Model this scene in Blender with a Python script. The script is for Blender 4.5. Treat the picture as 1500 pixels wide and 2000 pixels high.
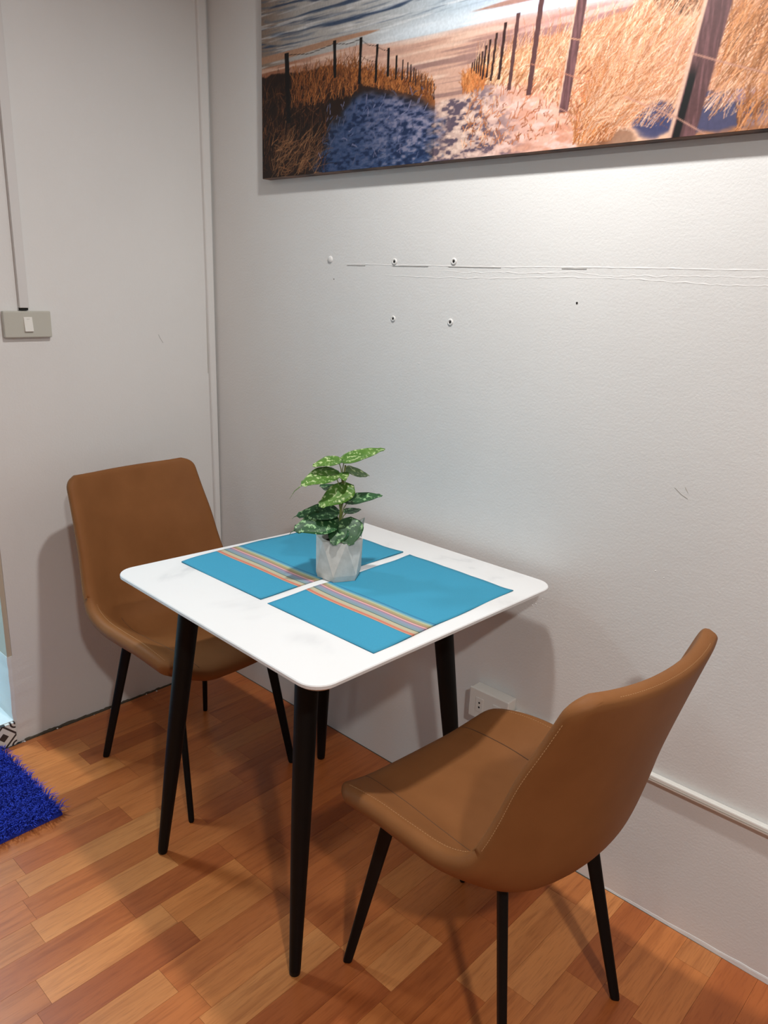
import bpy, bmesh, math, random
import numpy as np
from mathutils import Vector, Matrix

for o in list(bpy.data.objects): bpy.data.objects.remove(o)
S = bpy.context.scene
C = S.collection
R = math.radians

# ------------------------------------------------------------------ camera
CAM = Vector((2.2177, -1.5386, 1.4087)); YAW, PITCH, ROLL = 0.7441, 0.2883, 0.0372
fw = Vector((-math.sin(YAW)*math.cos(PITCH), math.cos(YAW)*math.cos(PITCH), -math.sin(PITCH)))
r0 = Vector((math.cos(YAW), math.sin(YAW), 0)); u0 = r0.cross(fw)
rt = math.cos(ROLL)*r0 + math.sin(ROLL)*u0; up = -math.sin(ROLL)*r0 + math.cos(ROLL)*u0
cd = bpy.data.cameras.new('camera'); cam = bpy.data.objects.new('camera', cd); C.objects.link(cam)
cam.matrix_world = Matrix(((rt.x, up.x, -fw.x, CAM.x), (rt.y, up.y, -fw.y, CAM.y), (rt.z, up.z, -fw.z, CAM.z), (0, 0, 0, 1)))
cd.sensor_fit = 'VERTICAL'; cd.sensor_height = 36; cd.lens = 1497.9/2000*36; cd.clip_start = .02
S.camera = cam

# ------------------------------------------------------------------ world, lights, exposure
w = bpy.data.worlds.new('world'); S.world = w; w.use_nodes = True
w.node_tree.nodes['Background'].inputs[0].default_value = (.9, .95, 1, 1)
w.node_tree.nodes['Background'].inputs[1].default_value = .02
# ceiling downlights, then the added fill lamps: (x, y, watts, lamp diameter, colour)
LAMPS = [(1.36, -.54, 17.0, .09, (1, .985, .96)),
         (2.98, -1.70, 33.0, .12, (1, .985, .96)),
         (1.60, -4.20, 6.0, .24, (1, .985, .96)),  # unseen fill lamp, added to lift the ambient light
         (4.60, -4.20, 6.0, .24, (1, .985, .96))]  # another fill lamp added behind the camera
CEIL = 2.35
BATH_LAMP = (-.80, -1.15, 30.0, .30, (.75, .92, 1))
vs = S.view_settings
vs.view_transform = 'Standard'; vs.look = 'None'; vs.gamma = 1; vs.exposure = 0.08; vs.use_curve_mapping = False

# ------------------------------------------------------------------ helpers
def mesh(name, verts, faces, smooth=False):
    m = bpy.data.meshes.new(name); m.from_pydata([tuple(v) for v in verts], [], [tuple(f) for f in faces]); m.validate(); m.update()
    if smooth:
        m.polygons.foreach_set('use_smooth', [True]*len(m.polygons))
    return m
def obj(name, m, mat=None, parent=None, loc=None, rot=None):
    o = bpy.data.objects.new(name, m); C.objects.link(o)
    if mat is not None and m is not None: m.materials.clear(); m.materials.append(mat)
    if parent: o.parent = parent
    if loc: o.location = loc
    if rot: o.rotation_euler = rot
    return o
def tag(o, label, cat, group=None):
    o['label'] = label; o['category'] = cat
    if group: o['group'] = group
    return o
def thing(name, label, cat, loc=(0, 0, 0), rz=0, group=None):
    o = bpy.data.objects.new(name, None); C.objects.link(o); o.location = loc; o.rotation_euler = (0, 0, rz); o.empty_display_size = .05
    return tag(o, label, cat, group)
def struct(o): o['kind'] = 'structure'; return o

class MB:
    def __init__(s): s.v = []; s.f = []
    def add(s, v, f):
        n = len(s.v); s.v += [tuple(a) for a in v]; s.f += [tuple(i+n for i in q) for q in f]; return s
    def box(s, x0, x1, y0, y1, z0, z1):
        return s.add([(x0,y0,z0),(x1,y0,z0),(x1,y1,z0),(x0,y1,z0),(x0,y0,z1),(x1,y0,z1),(x1,y1,z1),(x0,y1,z1)],
                     [(0,3,2,1),(4,5,6,7),(0,1,5,4),(1,2,6,5),(2,3,7,6),(3,0,4,7)])
    def tube(s, pts, rad, n=10, cap=True, sq=None):
        pts = [Vector(p) for p in pts]
        rads = rad if isinstance(rad, (list, tuple)) else [rad]*len(pts)
        base = len(s.v); prev = None
        for i, p in enumerate(pts):
            d = (pts[min(i+1, len(pts)-1)]-pts[max(i-1, 0)]).normalized()
            a = prev if prev else (Vector((1,0,0)) if abs(d.x) < .9 else Vector((0,1,0)))
            a = (a-d*a.dot(d)).normalized(); prev = a; b = d.cross(a)
            for k in range(n):
                t = 2*math.pi*k/n
                s.v.append(tuple(p+(a*math.cos(t)+b*math.sin(t))*rads[i]))
        for i in range(len(pts)-1):
            for k in range(n):
                k2 = (k+1) % n
                s.f.append((base+i*n+k, base+i*n+k2, base+(i+1)*n+k2, base+(i+1)*n+k))
        if cap:
            s.f.append(tuple(base+k for k in reversed(range(n)))); e = base+(len(pts)-1)*n
            s.f.append(tuple(e+k for k in range(n)))
        return s
    def build(s, name, mat, parent=None, smooth=False, loc=None, bevel=0, seg=2):
        m = mesh(name, s.v, s.f, smooth)
        if bevel:
            bm = bmesh.new(); bm.from_mesh(m)
            bmesh.ops.bevel(bm, geom=list(bm.edges), offset=bevel, segments=seg, profile=.5, affect='EDGES')
            bm.to_mesh(m); bm.free()
        return obj(name, m, mat, parent, loc)

# ------------------------------------------------------------------ materials
def mat(name, col=(.8,.8,.8), rough=.5, metal=0, spec=.5):
    m = bpy.data.materials.new(name); m.use_nodes = True
    b = m.node_tree.nodes['Principled BSDF']
    b.inputs['Base Color'].default_value = (*col, 1); b.inputs['Roughness'].default_value = rough
    b.inputs['Metallic'].default_value = metal; b.inputs['Specular IOR Level'].default_value = spec
    return m
def NT(m): return m.node_tree.nodes, m.node_tree.links, m.node_tree.nodes['Principled BSDF']
def N(m, t, **kw):
    n = m.node_tree.nodes.new(t)
    for k, v in kw.items():
        if k in n.inputs: n.inputs[k].default_value = v
        else: setattr(n, k, v)
    return n
def noise(m, scale, detail=3, rough=.5, coord='Object', stretch=None):
    n, l, b = NT(m)
    tc = N(m, 'ShaderNodeTexCoord'); nz = N(m, 'ShaderNodeTexNoise'); nz.inputs['Scale'].default_value = scale
    nz.inputs['Detail'].default_value = detail; nz.inputs['Roughness'].default_value = rough
    src = tc.outputs[coord]
    if stretch:
        mp = N(m, 'ShaderNodeMapping'); mp.inputs['Scale'].default_value = stretch; l.new(src, mp.inputs[0]); src = mp.outputs[0]
    l.new(src, nz.inputs['Vector']); return nz
def ramp(m, src, stops):
    n, l, b = NT(m); r = N(m, 'ShaderNodeValToRGB'); e = r.color_ramp.elements
    while len(e) < len(stops): e.new(.5)
    for i, (p, c) in enumerate(stops): e[i].position = p; e[i].color = (*c, 1)
    l.new(src, r.inputs[0]); return r
def bump(m, src, strength=.2, dist=.01):
    n, l, b = NT(m); bp = N(m, 'ShaderNodeBump'); bp.inputs['Strength'].default_value = strength; bp.inputs['Distance'].default_value = dist
    l.new(src, bp.inputs['Height'])
    if b.inputs['Normal'].links:
        l.new(b.inputs['Normal'].links[0].from_socket, bp.inputs['Normal'])
    l.new(bp.outputs[0], b.inputs['Normal']); return bp

def wall_mat(name, c1, c2):
    m = mat(name, c1, .55); n, l, b = NT(m)
    big = noise(m, 1.6, 4); rp = ramp(m, big.outputs['Fac'], [(.3, c2), (.65, c1)]); l.new(rp.outputs[0], b.inputs['Base Color'])
    bump(m, noise(m, 170, 4, .6).outputs['Fac'], .26, .0024)
    bump(m, noise(m, 22, 3, .5, stretch=(1, 1, 1.6)).outputs['Fac'], .14, .003)
    return m
M_wall = wall_mat('painted_plaster', (.755, .748, .73), (.705, .697, .68))
M_ceil = mat('ceiling_paint', (.78, .77, .75), .7)
bump(M_ceil, noise(M_ceil, 90).outputs['Fac'], .1, .002)
M_beige = mat('door_lining_paint', (.52, .45, .35), .5); bump(M_beige, noise(M_beige, 30).outputs['Fac'], .2, .002)
M_white = mat('white_plastic', (.78, .77, .72), .38); bump(M_white, noise(M_white, 300).outputs['Fac'], .04, .0005)
M_plate = mat('grey_white_plastic', (.50, .49, .43), .35); bump(M_plate, noise(M_plate, 300).outputs['Fac'], .04, .0005)
M_cond = mat('painted_conduit', (.66, .645, .63), .45); bump(M_cond, noise(M_cond, 60).outputs['Fac'], .1, .001)
M_dark = mat('dark_gap', (.012, .011, .01), .9)
M_dirt = mat('grime', (.085, .070, .050), .95); bump(M_dirt, noise(M_dirt, 200).outputs['Fac'], .5, .003)
M_black = mat('black_powder_coat', (.0045, .0045, .0045), .5, spec=.15); bump(M_black, noise(M_black, 600).outputs['Fac'], .12, .0004)
M_leather = mat('brown_leatherette', (.235, .105, .038), .55, spec=.12)
_n, _l, _b = NT(M_leather)
_r = ramp(M_leather, noise(M_leather, 9, 5).outputs['Fac'], [(.3, (.208, .083, .027)), (.7, (.244, .100, .034))]); _l.new(_r.outputs[0], _b.inputs['Base Color'])
bump(M_leather, noise(M_leather, 420, 3, .6).outputs['Fac'], .16, .0012)
M_seam = mat('seam_thread', (.085, .036, .013), .7); bump(M_seam, noise(M_seam, 900).outputs['Fac'], .2, .0004)
M_stitch = mat('stitch_thread', (.42, .23, .10), .6); bump(M_stitch, noise(M_stitch, 900).outputs['Fac'], .2, .0004)

def marble():
    m = mat('white_sintered_stone', (.82, .81, .80), .22); n, l, b = NT(m)
    tc = N(m, 'ShaderNodeTexCoord'); mp = N(m, 'ShaderNodeMapping'); mp.inputs['Rotation'].default_value = (0, 0, R(38)); l.new(tc.outputs['Object'], mp.inputs[0])
    nz = N(m, 'ShaderNodeTexNoise'); nz.inputs['Scale'].default_value = 2.6; nz.inputs['Detail'].default_value = 7; nz.inputs['Distortion'].default_value = .6; l.new(mp.outputs[0], nz.inputs['Vector'])
    v = N(m, 'ShaderNodeMath', operation='SUBTRACT'); l.new(nz.outputs['Fac'], v.inputs[0]); v.inputs[1].default_value = .5
    a = N(m, 'ShaderNodeMath', operation='ABSOLUTE'); l.new(v.outputs[0], a.inputs[0])
    r = ramp(m, a.outputs[0], [(0, (.58, .58, .59)), (.02, (.715, .715, .71)), (.08, (.76, .755, .75))])
    mask = N(m, 'ShaderNodeTexNoise'); mask.inputs['Scale'].default_value = 5; l.new(tc.outputs['Object'], mask.inputs['Vector'])
    mr = ramp(m, mask.outputs['Fac'], [(.50, (0, 0, 0)), (.70, (.8, .8, .8))])
    mx = N(m, 'ShaderNodeMix', data_type='RGBA'); l.new(mr.outputs[0], mx.inputs[0]); mx.inputs[6].default_value = (.76, .755, .75, 1); l.new(r.outputs[0], mx.inputs[7])
    l.new(mx.outputs[2], b.inputs['Base Color']); return m
M_marble = marble()

def wood(name, by_object):
    m = mat(name, (.3, .12, .05), .33); n, l, b = NT(m)
    geo = N(m, 'ShaderNodeNewGeometry'); oi = N(m, 'ShaderNodeObjectInfo')
    sc = N(m, 'ShaderNodeVectorMath', operation='SCALE'); l.new(oi.outputs['Random'], sc.inputs['Scale']); sc.inputs[0].default_value = (37, 53, 11)
    ad = N(m, 'ShaderNodeVectorMath', operation='ADD'); l.new(geo.outputs['Position'], ad.inputs[0]); l.new(sc.outputs[0], ad.inputs[1])
    mp = N(m, 'ShaderNodeMapping'); mp.inputs['Scale'].default_value = (1, .07, 1); l.new(ad.outputs[0], mp.inputs[0])
    g = N(m, 'ShaderNodeTexNoise'); g.inputs['Scale'].default_value = 60; g.inputs['Detail'].default_value = 5; g.inputs['Distortion'].default_value = .5; l.new(mp.outputs[0], g.inputs['Vector'])
    g2 = N(m, 'ShaderNodeTexNoise'); g2.inputs['Scale'].default_value = 14; g2.inputs['Detail'].default_value = 3; l.new(mp.outputs[0], g2.inputs['Vector'])
    g3 = N(m, 'ShaderNodeTexNoise'); g3.inputs['Scale'].default_value = 330; g3.inputs['Detail'].default_value = 2; l.new(mp.outputs[0], g3.inputs['Vector'])
    r1 = ramp(m, g.outputs['Fac'], [(.22, (.70, .61, .55)), (.50, (1, 1, 1)), (.8, (1.0, .98, .95))])
    r2 = ramp(m, g2.outputs['Fac'], [(.3, (.80, .73, .68)), (.7, (1.0, 1.0, 1.0))])
    r3 = ramp(m, g3.outputs['Fac'], [(.25, (.80, .76, .72)), (.5, (1.0, 1.0, 1.0))])
    a = N(m, 'ShaderNodeMix', data_type='RGBA', blend_type='MULTIPLY'); a.inputs[0].default_value = 1; l.new(r1.outputs[0], a.inputs[6]); l.new(r2.outputs[0], a.inputs[7])
    a2 = N(m, 'ShaderNodeMix', data_type='RGBA', blend_type='MULTIPLY'); a2.inputs[0].default_value = 1; l.new(a.outputs[2], a2.inputs[6]); l.new(r3.outputs[0], a2.inputs[7])
    c = N(m, 'ShaderNodeMix', data_type='RGBA', blend_type='MULTIPLY'); c.inputs[0].default_value = 1; l.new(a2.outputs[2], c.inputs[6])
    if by_object:
        l.new(oi.outputs['Color'], c.inputs[7])
    else:
        bt = N(m, 'ShaderNodeTexBrick'); bt.inputs['Scale'].default_value = 1; bt.inputs['Brick Width'].default_value = .4; bt.inputs['Row Height'].default_value = .0772; bt.inputs['Mortar Size'].default_value = .0005
        mp2 = N(m, 'ShaderNodeMapping'); mp2.inputs['Rotation'].default_value = (0, 0, R(90)); l.new(geo.outputs['Position'], mp2.inputs[0]); l.new(mp2.outputs[0], bt.inputs['Vector'])
        bt.inputs['Color1'].default_value = (.42, .19, .075, 1); bt.inputs['Color2'].default_value = (.24, .08, .03, 1); bt.inputs['Mortar'].default_value = (.12, .04, .02, 1)
        l.new(bt.outputs[0], c.inputs[7])
    l.new(c.outputs[2], b.inputs['Base Color'])
    bump(m, g.outputs['Fac'], .05, .001)
    return m
M_plank = wood('laminate_strip', True)
M_floor = wood('laminate_far', False)

# ------------------------------------------------------------------ the room
WA = -.0165                       # the left wall is a little out of square
DY0, DY1 = -.752, -1.56           # doorway in the left wall
fl = struct(MB().box(-.004, 6.0, -5.6, .0, -.03, -.0035).build('floor', M_floor))
wr = struct(MB().box(-.2, 6.1, 0, .12, -.03, 2.5).build('wall_right', M_wall))
b = MB().box(-.15, 0, DY0, .0, -.03, 2.5)
b.box(-.15, 0, -5.7, DY1, -.03, 2.5); b.box(-.15, 0, DY1, DY0, 2.02, 2.5)
wl = struct(b.build('wall_left', M_wall)); wl.rotation_euler = (0, 0, WA)
struct(MB().box(6.0, 6.12, -5.7, 0, -.03, 2.5).build('wall_back', M_wall))
struct(MB().box(-.2, 6.1, -5.72, -5.6, -.03, 2.5).build('wall_front', M_wall))
struct(MB().box(-.2, 6.12, -5.72, .1, CEIL+.03, 2.56).build('ceiling', M_ceil))

# door lining on the end of the left wall, with the rough plaster foot below it
d = struct(MB().box(-.15, -.004, DY0-.014, DY0, .285, 2.02).build('trim_1', M_beige)); d.rotation_euler = (0, 0, WA)
random.seed(3)
b = MB(); nz_ = 14
for i in range(nz_+1):
    z = i/nz_*.29
    yy = DY0-.013-random.random()*.003-.006*(1-i/nz_); x = .0035+random.random()*.0012
    x *= min(1, (nz_-i)/5); b.v += [(-.15, yy, z), (x-.004, yy, z), (x, yy+.010, z), (x*.2-.0003, DY0+.07, z), (-.15, DY0+.07, z)]
for i in range(nz_):
    for k in range(4): b.f.append((i*5+k, i*5+k+1, (i+1)*5+k+1, (i+1)*5+k))
b.f.append(tuple((nz_)*5+k for k in range(5)))
pf = b.build('plaster_foot', M_wall, wl)

# grimy open joint where the left wall meets the floor
b = MB(); random.seed(8); n = 90
pts = []
for i in range(n+1):
    y = -.03-i/n*.715
    wdt = .0042+.003*random.random()+(.004 if i > 50 else 0)*random.random(); h = .0015+.005*random.random()*(1 if i > 20 else .4)*(.3+.7*math.sin(i*.37)**2)
    pts.append((y, wdt, h))
for y, wdt, h in pts: b.v += [(.0008, y, h), (.004, y, .0016+h*.3), (wdt, y, .0009), (wdt, y, -.003), (-.002, y, -.003)]
for i in range(n):
    for k in range(3): b.f.append((i*5+k, i*5+k+1, (i+1)*5+k+1, (i+1)*5+k))
b.build('grime_joint', M_dirt, wl)
b = MB(); random.seed(21)
for i in range(7):
    y = -.2-random.random()*.55; s = .0015+.0025*random.random(); x = .008+random.random()*.008
    b.add([(x-s, y-s, .0005), (x+s, y-s*.6, .0005), (x+s*.5, y+s, .0005), (x-s, y+s*.7, .0005), (x, y, s*1.4)], [(0,1,4),(1,2,4),(2,3,4),(3,0,4)])
b.build('plaster_crumbs', M_wall, wl)['kind'] = 'stuff'

# cable moulding running up the corner
b = MB()
for z, y0, y1 in ((0, -.020, -.002), (2.45, -.043, -.010)):
    b.v += [(0, y0, z), (.010, y0+.001, z), (.013, y0+.004, z), (.013, y1-.003, z), (.010, y1, z), (0, y1, z)]
for k in range(6): b.f.append((k, (k+1) % 6, 6+(k+1) % 6, 6+k))
t2 = struct(b.build('trim_2', M_wall)); t2.rotation_euler = (0, 0, WA)
b = MB().box(.0002, .0010, -.0325, -.0312, 1.10, 1.40)
g = b.build('open_joint', M_plate, t2); 

# plaster lip at the foot of the right wall
b = MB(); random.seed(5); n = 60
for i in range(n+1):
    x = 1.56+i/n*1.4; h = .003+.016*min(1, i/24)+.002*random.random(); dpt = .0006+.0016*min(1, i/20)+.0004*random.random()
    b.v += [(x, 0.001, h), (x, -dpt*.5, h-.001), (x, -dpt, h-.004), (x, -dpt-.001, 0.0)]
for i in range(n):
    for k in range(3): b.f.append((i*4+k, i*4+k+1, (i+1)*4+k+1, (i+1)*4+k))
struct(b.build('baseboard_right', M_wall))
MB().box(.02, 3.2, -.0036, .0005, -.0034, .0004).build('floor_joint', M_dirt, wr)
# board joint across the right wall, with filler ridges
for nm, z0, x0, x1, amp, hh in (('board_joint', 1.4575, .60, 2.6, .0009, .0022), ('filler_ridge', 1.431, .75, 2.6, .003, .0016), ('filler_ridge', 1.444, .95, 2.2, .003, .0013)):
    b = MB(); random.seed(int(z0*1000)); n = 150; zz = 0
    for i in range(n+1):
        x = x0+(x1-x0)*i/n; zz = zz*.9+random.uniform(-1, 1)*amp*.5
        e = min(1, i/6, (n-i)/6); th = hh*(.30+.70*random.random()**2)*e*.34
        b.v += [(x, 0.0005, z0+zz+.004), (x, -th, z0+zz+.001), (x, -th, z0+zz-.0004), (x, 0.0005, z0+zz-.0012)]
    for i in range(n):
        for k in range(3): b.f.append((i*4+k, i*4+k+1, (i+1)*4+k+1, (i+1)*4+k))
    b.build(nm, M_wall, wr)
b = MB()
for x0, x1 in ((.63, .70), (.80, .92), (.985, 1.14), (1.30, 1.36)):
    b.box(x0, x1, -.0009, .0004, 1.4548, 1.4560)
b.build('joint_crack', mat('crack_shadow', (.36, .35, .33), .9), wr)

# laminate floor strips, each its own piece
random.seed(11); PW = .0772
unit = MB().box(0, 1, 0, 1, -1, 0)
unit_m = mesh('strip', unit.v, unit.f); unit_m.materials.append(M_plank)
LIGHT, WARM, MID, RED, DARK = (.68, .270, .084), (.62, .220, .061), (.56, .180, .048), (.52, .154, .039), (.44, .120, .031)
known = {  # strip index: joints measured from the wall, and tones from the wall outwards
 -8: ([-.33, -.72], [MID, RED, WARM]), -7: ([-.20, -.62], [RED, MID, WARM]), -6: ([-.40, -.66], [MID, DARK, WARM]),
 -5: ([-.24, -.588, -.93], [RED, MID, WARM, MID]), -4: ([-.165, -.586, -.80], [DARK, RED, RED, MID]), -3: ([-.36, -.72, -1.1], [WARM, MID, MID, WARM]),
 -2: ([-.30, -.695, -.98], [RED, MID, DARK, WARM]), -1: ([-.382, -.62, -1.005, -1.3], [DARK, MID, LIGHT, MID, WARM]), 0: ([-.21, -.56, -1.02], [MID, DARK, RED, MID]),
 1: ([-.417, -.70, -1.035, -1.3], [RED, MID, LIGHT, WARM, MID]), 2: ([-.586, -.86, -1.2], [RED, DARK, RED, MID]), 3: ([-.469, -.588, -.80, -1.09], [DARK, RED, WARM, LIGHT, MID]),
 4: ([-.30, -.586, -.792, -1.12], [RED, RED, WARM, DARK, MID]), 5: ([-.25, -.577, -.897, -1.2], [MID, RED, MID, LIGHT, WARM]), 6: ([-.20, -.585, -.87, -1.2], [DARK, RED, WARM, MID, WARM]),
 7: ([-.388, -.585, -.90], [WARM, RED, LIGHT, MID]), 8: ([-.17, -.42, -.586, -.86], [DARK, MID, WARM, DARK, MID]), 9: ([-.416, -.587, -.85], [MID, LIGHT, DARK, RED]),
 10: ([-.29, -.62, -.95], [DARK, RED, MID, RED]), 11: ([-.10, -.468, -.72], [WARM, LIGHT, RED, MID]), 12: ([-.403, -.70], [LIGHT, WARM, DARK]),
 13: ([-.12, -.28, -.61], [RED, RED, WARM, MID]), 14: ([-.25, -.52], [WARM, RED, MID]), 15: ([-.075, -.282, -.55], [LIGHT, WARM, DARK, MID]),
 16: ([-.30, -.6], [RED, RED, MID]), 17: ([-.14, -.48], [RED, DARK, WARM]), 18: ([-.35], [LIGHT, MID])}
for k in range(-9, 21):
    x0 = .640+PW*k; x1 = x0+PW
    x0 = max(x0, .0035)
    if x1 < .02: continue
    js, tn = known.get(k, ([-.3-random.random()*.2, -.8], [MID, WARM, RED]))
    js = [-.003]+list(js); y = js[-1]; tn = list(tn)
    while y > -1.65:
        y -= random.uniform(.25, .45); js.append(y)
    while len(tn) < len(js): tn.append(random.choice([WARM, MID, RED, MID, LIGHT]))
    for i in range(len(js)-1):
        o = obj('floor_strip', unit_m, None, fl)
        gp = .00025
        o.location = (x0+gp, js[i+1]+gp, 0); o.scale = (x1-x0-2*gp, js[i]-js[i+1]-2*gp, .0034)
        f = random.uniform(.93, 1.07); c = tn[i]; o.color = (c[0]*f, c[1]*f, c[2]*f, 1)

# ------------------------------------------------------------------ room behind the doorway
M_blue = mat('pale_blue_wall', (.38, .66, .76), .5); bump(M_blue, noise(M_blue, 60).outputs['Fac'], .1, .002)
M_btile = mat('bath_floor_tile', (.72, .78, .80), .3); bump(M_btile, noise(M_btile, 40).outputs['Fac'], .05, .001)
struct(MB().box(-1.45, -.155, -2.2, -.2, -.03, .055).build('bath_floor', M_btile))
struct(MB().box(-1.55, -1.45, -2.2, -.2, 0, 2.5).build('wall_bath_back', M_blue))
struct(MB().box(-1.55, -.15, -.45, -.35, 0, 2.5).build('wall_bath_side', M_blue))
struct(MB().box(-1.55, -.15, -2.2, -2.1, 0, 2.5).build('wall_bath_end', M_blue))
struct(MB().box(-1.55, -.15, -2.2, -.35, 2.4, 2.5).build('ceiling_bath', M_ceil))
# raised door sill faced with patterned tiles
sill = struct(MB().box(-.155, -.012, DY1, DY0-.016, -.003, .078).build('door_sill', M_btile))
def pattern_tile():
    m = mat('patterned_tile', (.7, .7, .68), .3); n, l, b = NT(m)
    tc = N(m, 'ShaderNodeTexCoord'); sep = N(m, 'ShaderNodeSeparateXYZ'); l.new(tc.outputs['Object'], sep.inputs[0])
    def mth(op, a, bb=None):
        q = N(m, 'ShaderNodeMath', operation=op)
        for i, v in enumerate((a, bb)):
            if v is None: continue
            if isinstance(v, (int, float)): q.inputs[i].default_value = v
            else: l.new(v, q.inputs[i])
        return q.outputs[0]
    a = mth('PINGPONG', sep.outputs['Y'], .0375); c = mth('PINGPONG', mth('ADD', sep.outputs['Z'], .002), .0375)
    dia = mth('ABSOLUTE', mth('SUBTRACT', mth('ADD', a, c), .036)); ring = mth('SQRT', mth('ADD', mth('MULTIPLY', a, a), mth('MULTIPLY', c, c)))
    l1 = mth('LESS_THAN', dia, .0042); l2 = mth('LESS_THAN', mth('ABSOLUTE', mth('SUBTRACT', ring, .014)), .0028); l3 = mth('LESS_THAN', ring, .005)
    l4 = mth('GREATER_THAN', mth('ADD', a, c), .060)
    s = mth('MINIMUM', mth('ADD', mth('ADD', l1, l2), mth('ADD', l3, l4)), 1.0)
    mx = N(m, 'ShaderNodeMix', data_type='RGBA'); l.new(s, mx.inputs[0]); mx.inputs[6].default_value = (.72, .72, .69, 1); mx.inputs[7].default_value = (.03, .03, .035, 1)
    l.new(mx.outputs[2], b.inputs['Base Color']); return m
M_ptile = pattern_tile()
tm = MB().box(0, .010, -.0748, 0, 0, .075)
tile_m = mesh('tile', tm.v, tm.f); tile_m.materials.append(M_ptile)
for i in range(10):
    o = obj('riser_tile', tile_m, None, sill); o.location = (-.012, DY0-.017-.0752*i, .0005)

# ------------------------------------------------------------------ lamps in the ceiling
M_lens = mat('lamp_lens', (.9, .9, .88), .4); _b = NT(M_lens)[2]; _b.inputs['Emission Color'].default_value = (1, .93, .84, 1); _b.inputs['Emission Strength'].default_value = 4
def downlight(x, y, watts, dia, col, z, label, spread=180):
    t = thing('ceiling_downlight', label, 'ceiling lamp', (x, y, z), 0, 'ceiling lamps')
    b = MB(); n = 32; prof = [(dia*.52, .0), (dia*.52, -.006), (dia*.62, -.008), (dia*.70, -.004), (dia*.70, .0)]
    for i in range(n):
        a = 2*math.pi*i/n
        b.v += [(r*math.cos(a), r*math.sin(a), h) for r, h in prof]
    for i in range(n):
        for k in range(4): b.f.append((i*5+k, ((i+1) % n)*5+k, ((i+1) % n)*5+k+1, i*5+k+1))
    b.build('rim', M_white, t, True)
    b = MB(); b.v = [(dia*.52*math.cos(2*math.pi*i/n), dia*.52*math.sin(2*math.pi*i/n), -.002) for i in range(n)]; b.f = [tuple(reversed(range(n)))]
    b.build('lens', M_lens, t)
    ld = bpy.data.lights.new('downlight', 'AREA'); ld.shape = 'DISK'; ld.size = dia; ld.energy = watts; ld.color = col; ld.spread = R(spread)
    lo = bpy.data.objects.new('downlight', ld); C.objects.link(lo); lo.parent = t; lo.location = (0, 0, -.012)
LN = ['ceiling downlight above the white table by the picture wall', 'ceiling downlight to the right of the table', 'added large fill lamp at the near end over the doorway side', 'added large fill lamp at the near end over the far side']
for (x, y, p, dd, c), lb in zip(LAMPS, LN): downlight(x, y, p, dd, c, CEIL+.03, lb, 175 if dd == .09 else 180)
downlight(*BATH_LAMP, 2.40, 'cool white ceiling lamp in the room behind the doorway')

# ------------------------------------------------------------------ table
TZ = .755
Q = [Vector((.714, -.036)), Vector((.648, -.748)), Vector((1.371, -.772)), Vector((1.390, -.040))]   # corners, anticlockwise from the far one
def rounded(poly, r, inset=0, n=8):
    out = []; m = len(poly); cen = sum(poly, Vector((0, 0)))/m
    P = []
    for i in range(m):
        a, p, c = poly[i-1], poly[i], poly[(i+1) % m]
        d1 = (a-p).normalized(); d2 = (c-p).normalized(); bis = (d1+d2).normalized(); h = math.acos(max(-1, min(1, d1.dot(d2))))/2
        q = p+bis*(inset/math.sin(h)); rr = max(r-inset, .004); ce = q+bis*(rr/math.sin(h))
        t1 = q+d1*(rr/math.tan(h)); t2 = q+d2*(rr/math.tan(h))
        a1 = math.atan2(*(t1-ce).yx); a2 = math.atan2(*(t2-ce).yx)
        da = (a2-a1+math.pi) % (2*math.pi)-math.pi
        for k in range(n+1): P.append(ce+Vector((math.cos(a1+da*k/n), math.sin(a1+da*k/n)))*rr)
    return P
tb = thing('dining_table', 'square white stone-topped table with four tapered black legs', 'table', (1.03, -.40, 0))
def loft(layers, name, m, parent, off):
    b = MB(); n = len(layers[0][0])
    for P, z in layers: b.v += [(p.x-off[0], p.y-off[1], z) for p in P]
    for i in range(len(layers)-1):
        for k in range(n): b.f.append((i*n+k, i*n+(k+1) % n, (i+1)*n+(k+1) % n, (i+1)*n+k))
    b.f.append(tuple(reversed(range(n)))); b.f.append(tuple((len(layers)-1)*n+k for k in range(n)))
    return b.build(name, m, parent)
loft([(rounded(Q, .045, .010), TZ-.0150), (rounded(Q, .045, .0015), TZ-.0085), (rounded(Q, .045, 0), TZ-.0075), (rounded(Q, .045, 0), TZ-.0018), (rounded(Q, .045, .0016), TZ)], 'table_top', M_marble, tb, (1.03, -.40))
TL = [((.727, -.705), (.800, -.635)), ((1.239, -.701), (1.192, -.628)), ((1.241, -.140), (1.178, -.205)), ((.704, -.140), (.790, -.205))]
for tip, top in TL:
    b = MB(); tp = Vector((*tip, 0)); tq = Vector((*top, TZ-.018)); d = tq-tp; off = Vector((1.03, -.40, 0))
    pts = [tp-off+d*f for f in (0, .004, .02, .35, .55, .97, 1)]
    b.tube(pts, [.0085, .0115, .0125, .0185, .0215, .0250, .0250], 20)
    b.build('leg', M_black, tb, True)
b = MB(); zt = TZ-.0155; T4 = [Vector(t) for _, t in TL]
for i in range(4):
    a, c = T4[i], T4[(i+1) % 4]; dd = (c-a).normalized(); nn = Vector((-dd.y, dd.x))*.012
    P = [a+nn, c+nn, c-nn, a-nn]
    b.add([(p.x-1.03, p.y+.40, z) for z in (zt-.022, zt) for p in P], [(0,3,2,1),(4,5,6,7),(0,1,5,4),(1,2,6,5),(2,3,7,6),(3,0,4,7)])
b.build('under_frame', M_black, tb)

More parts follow.
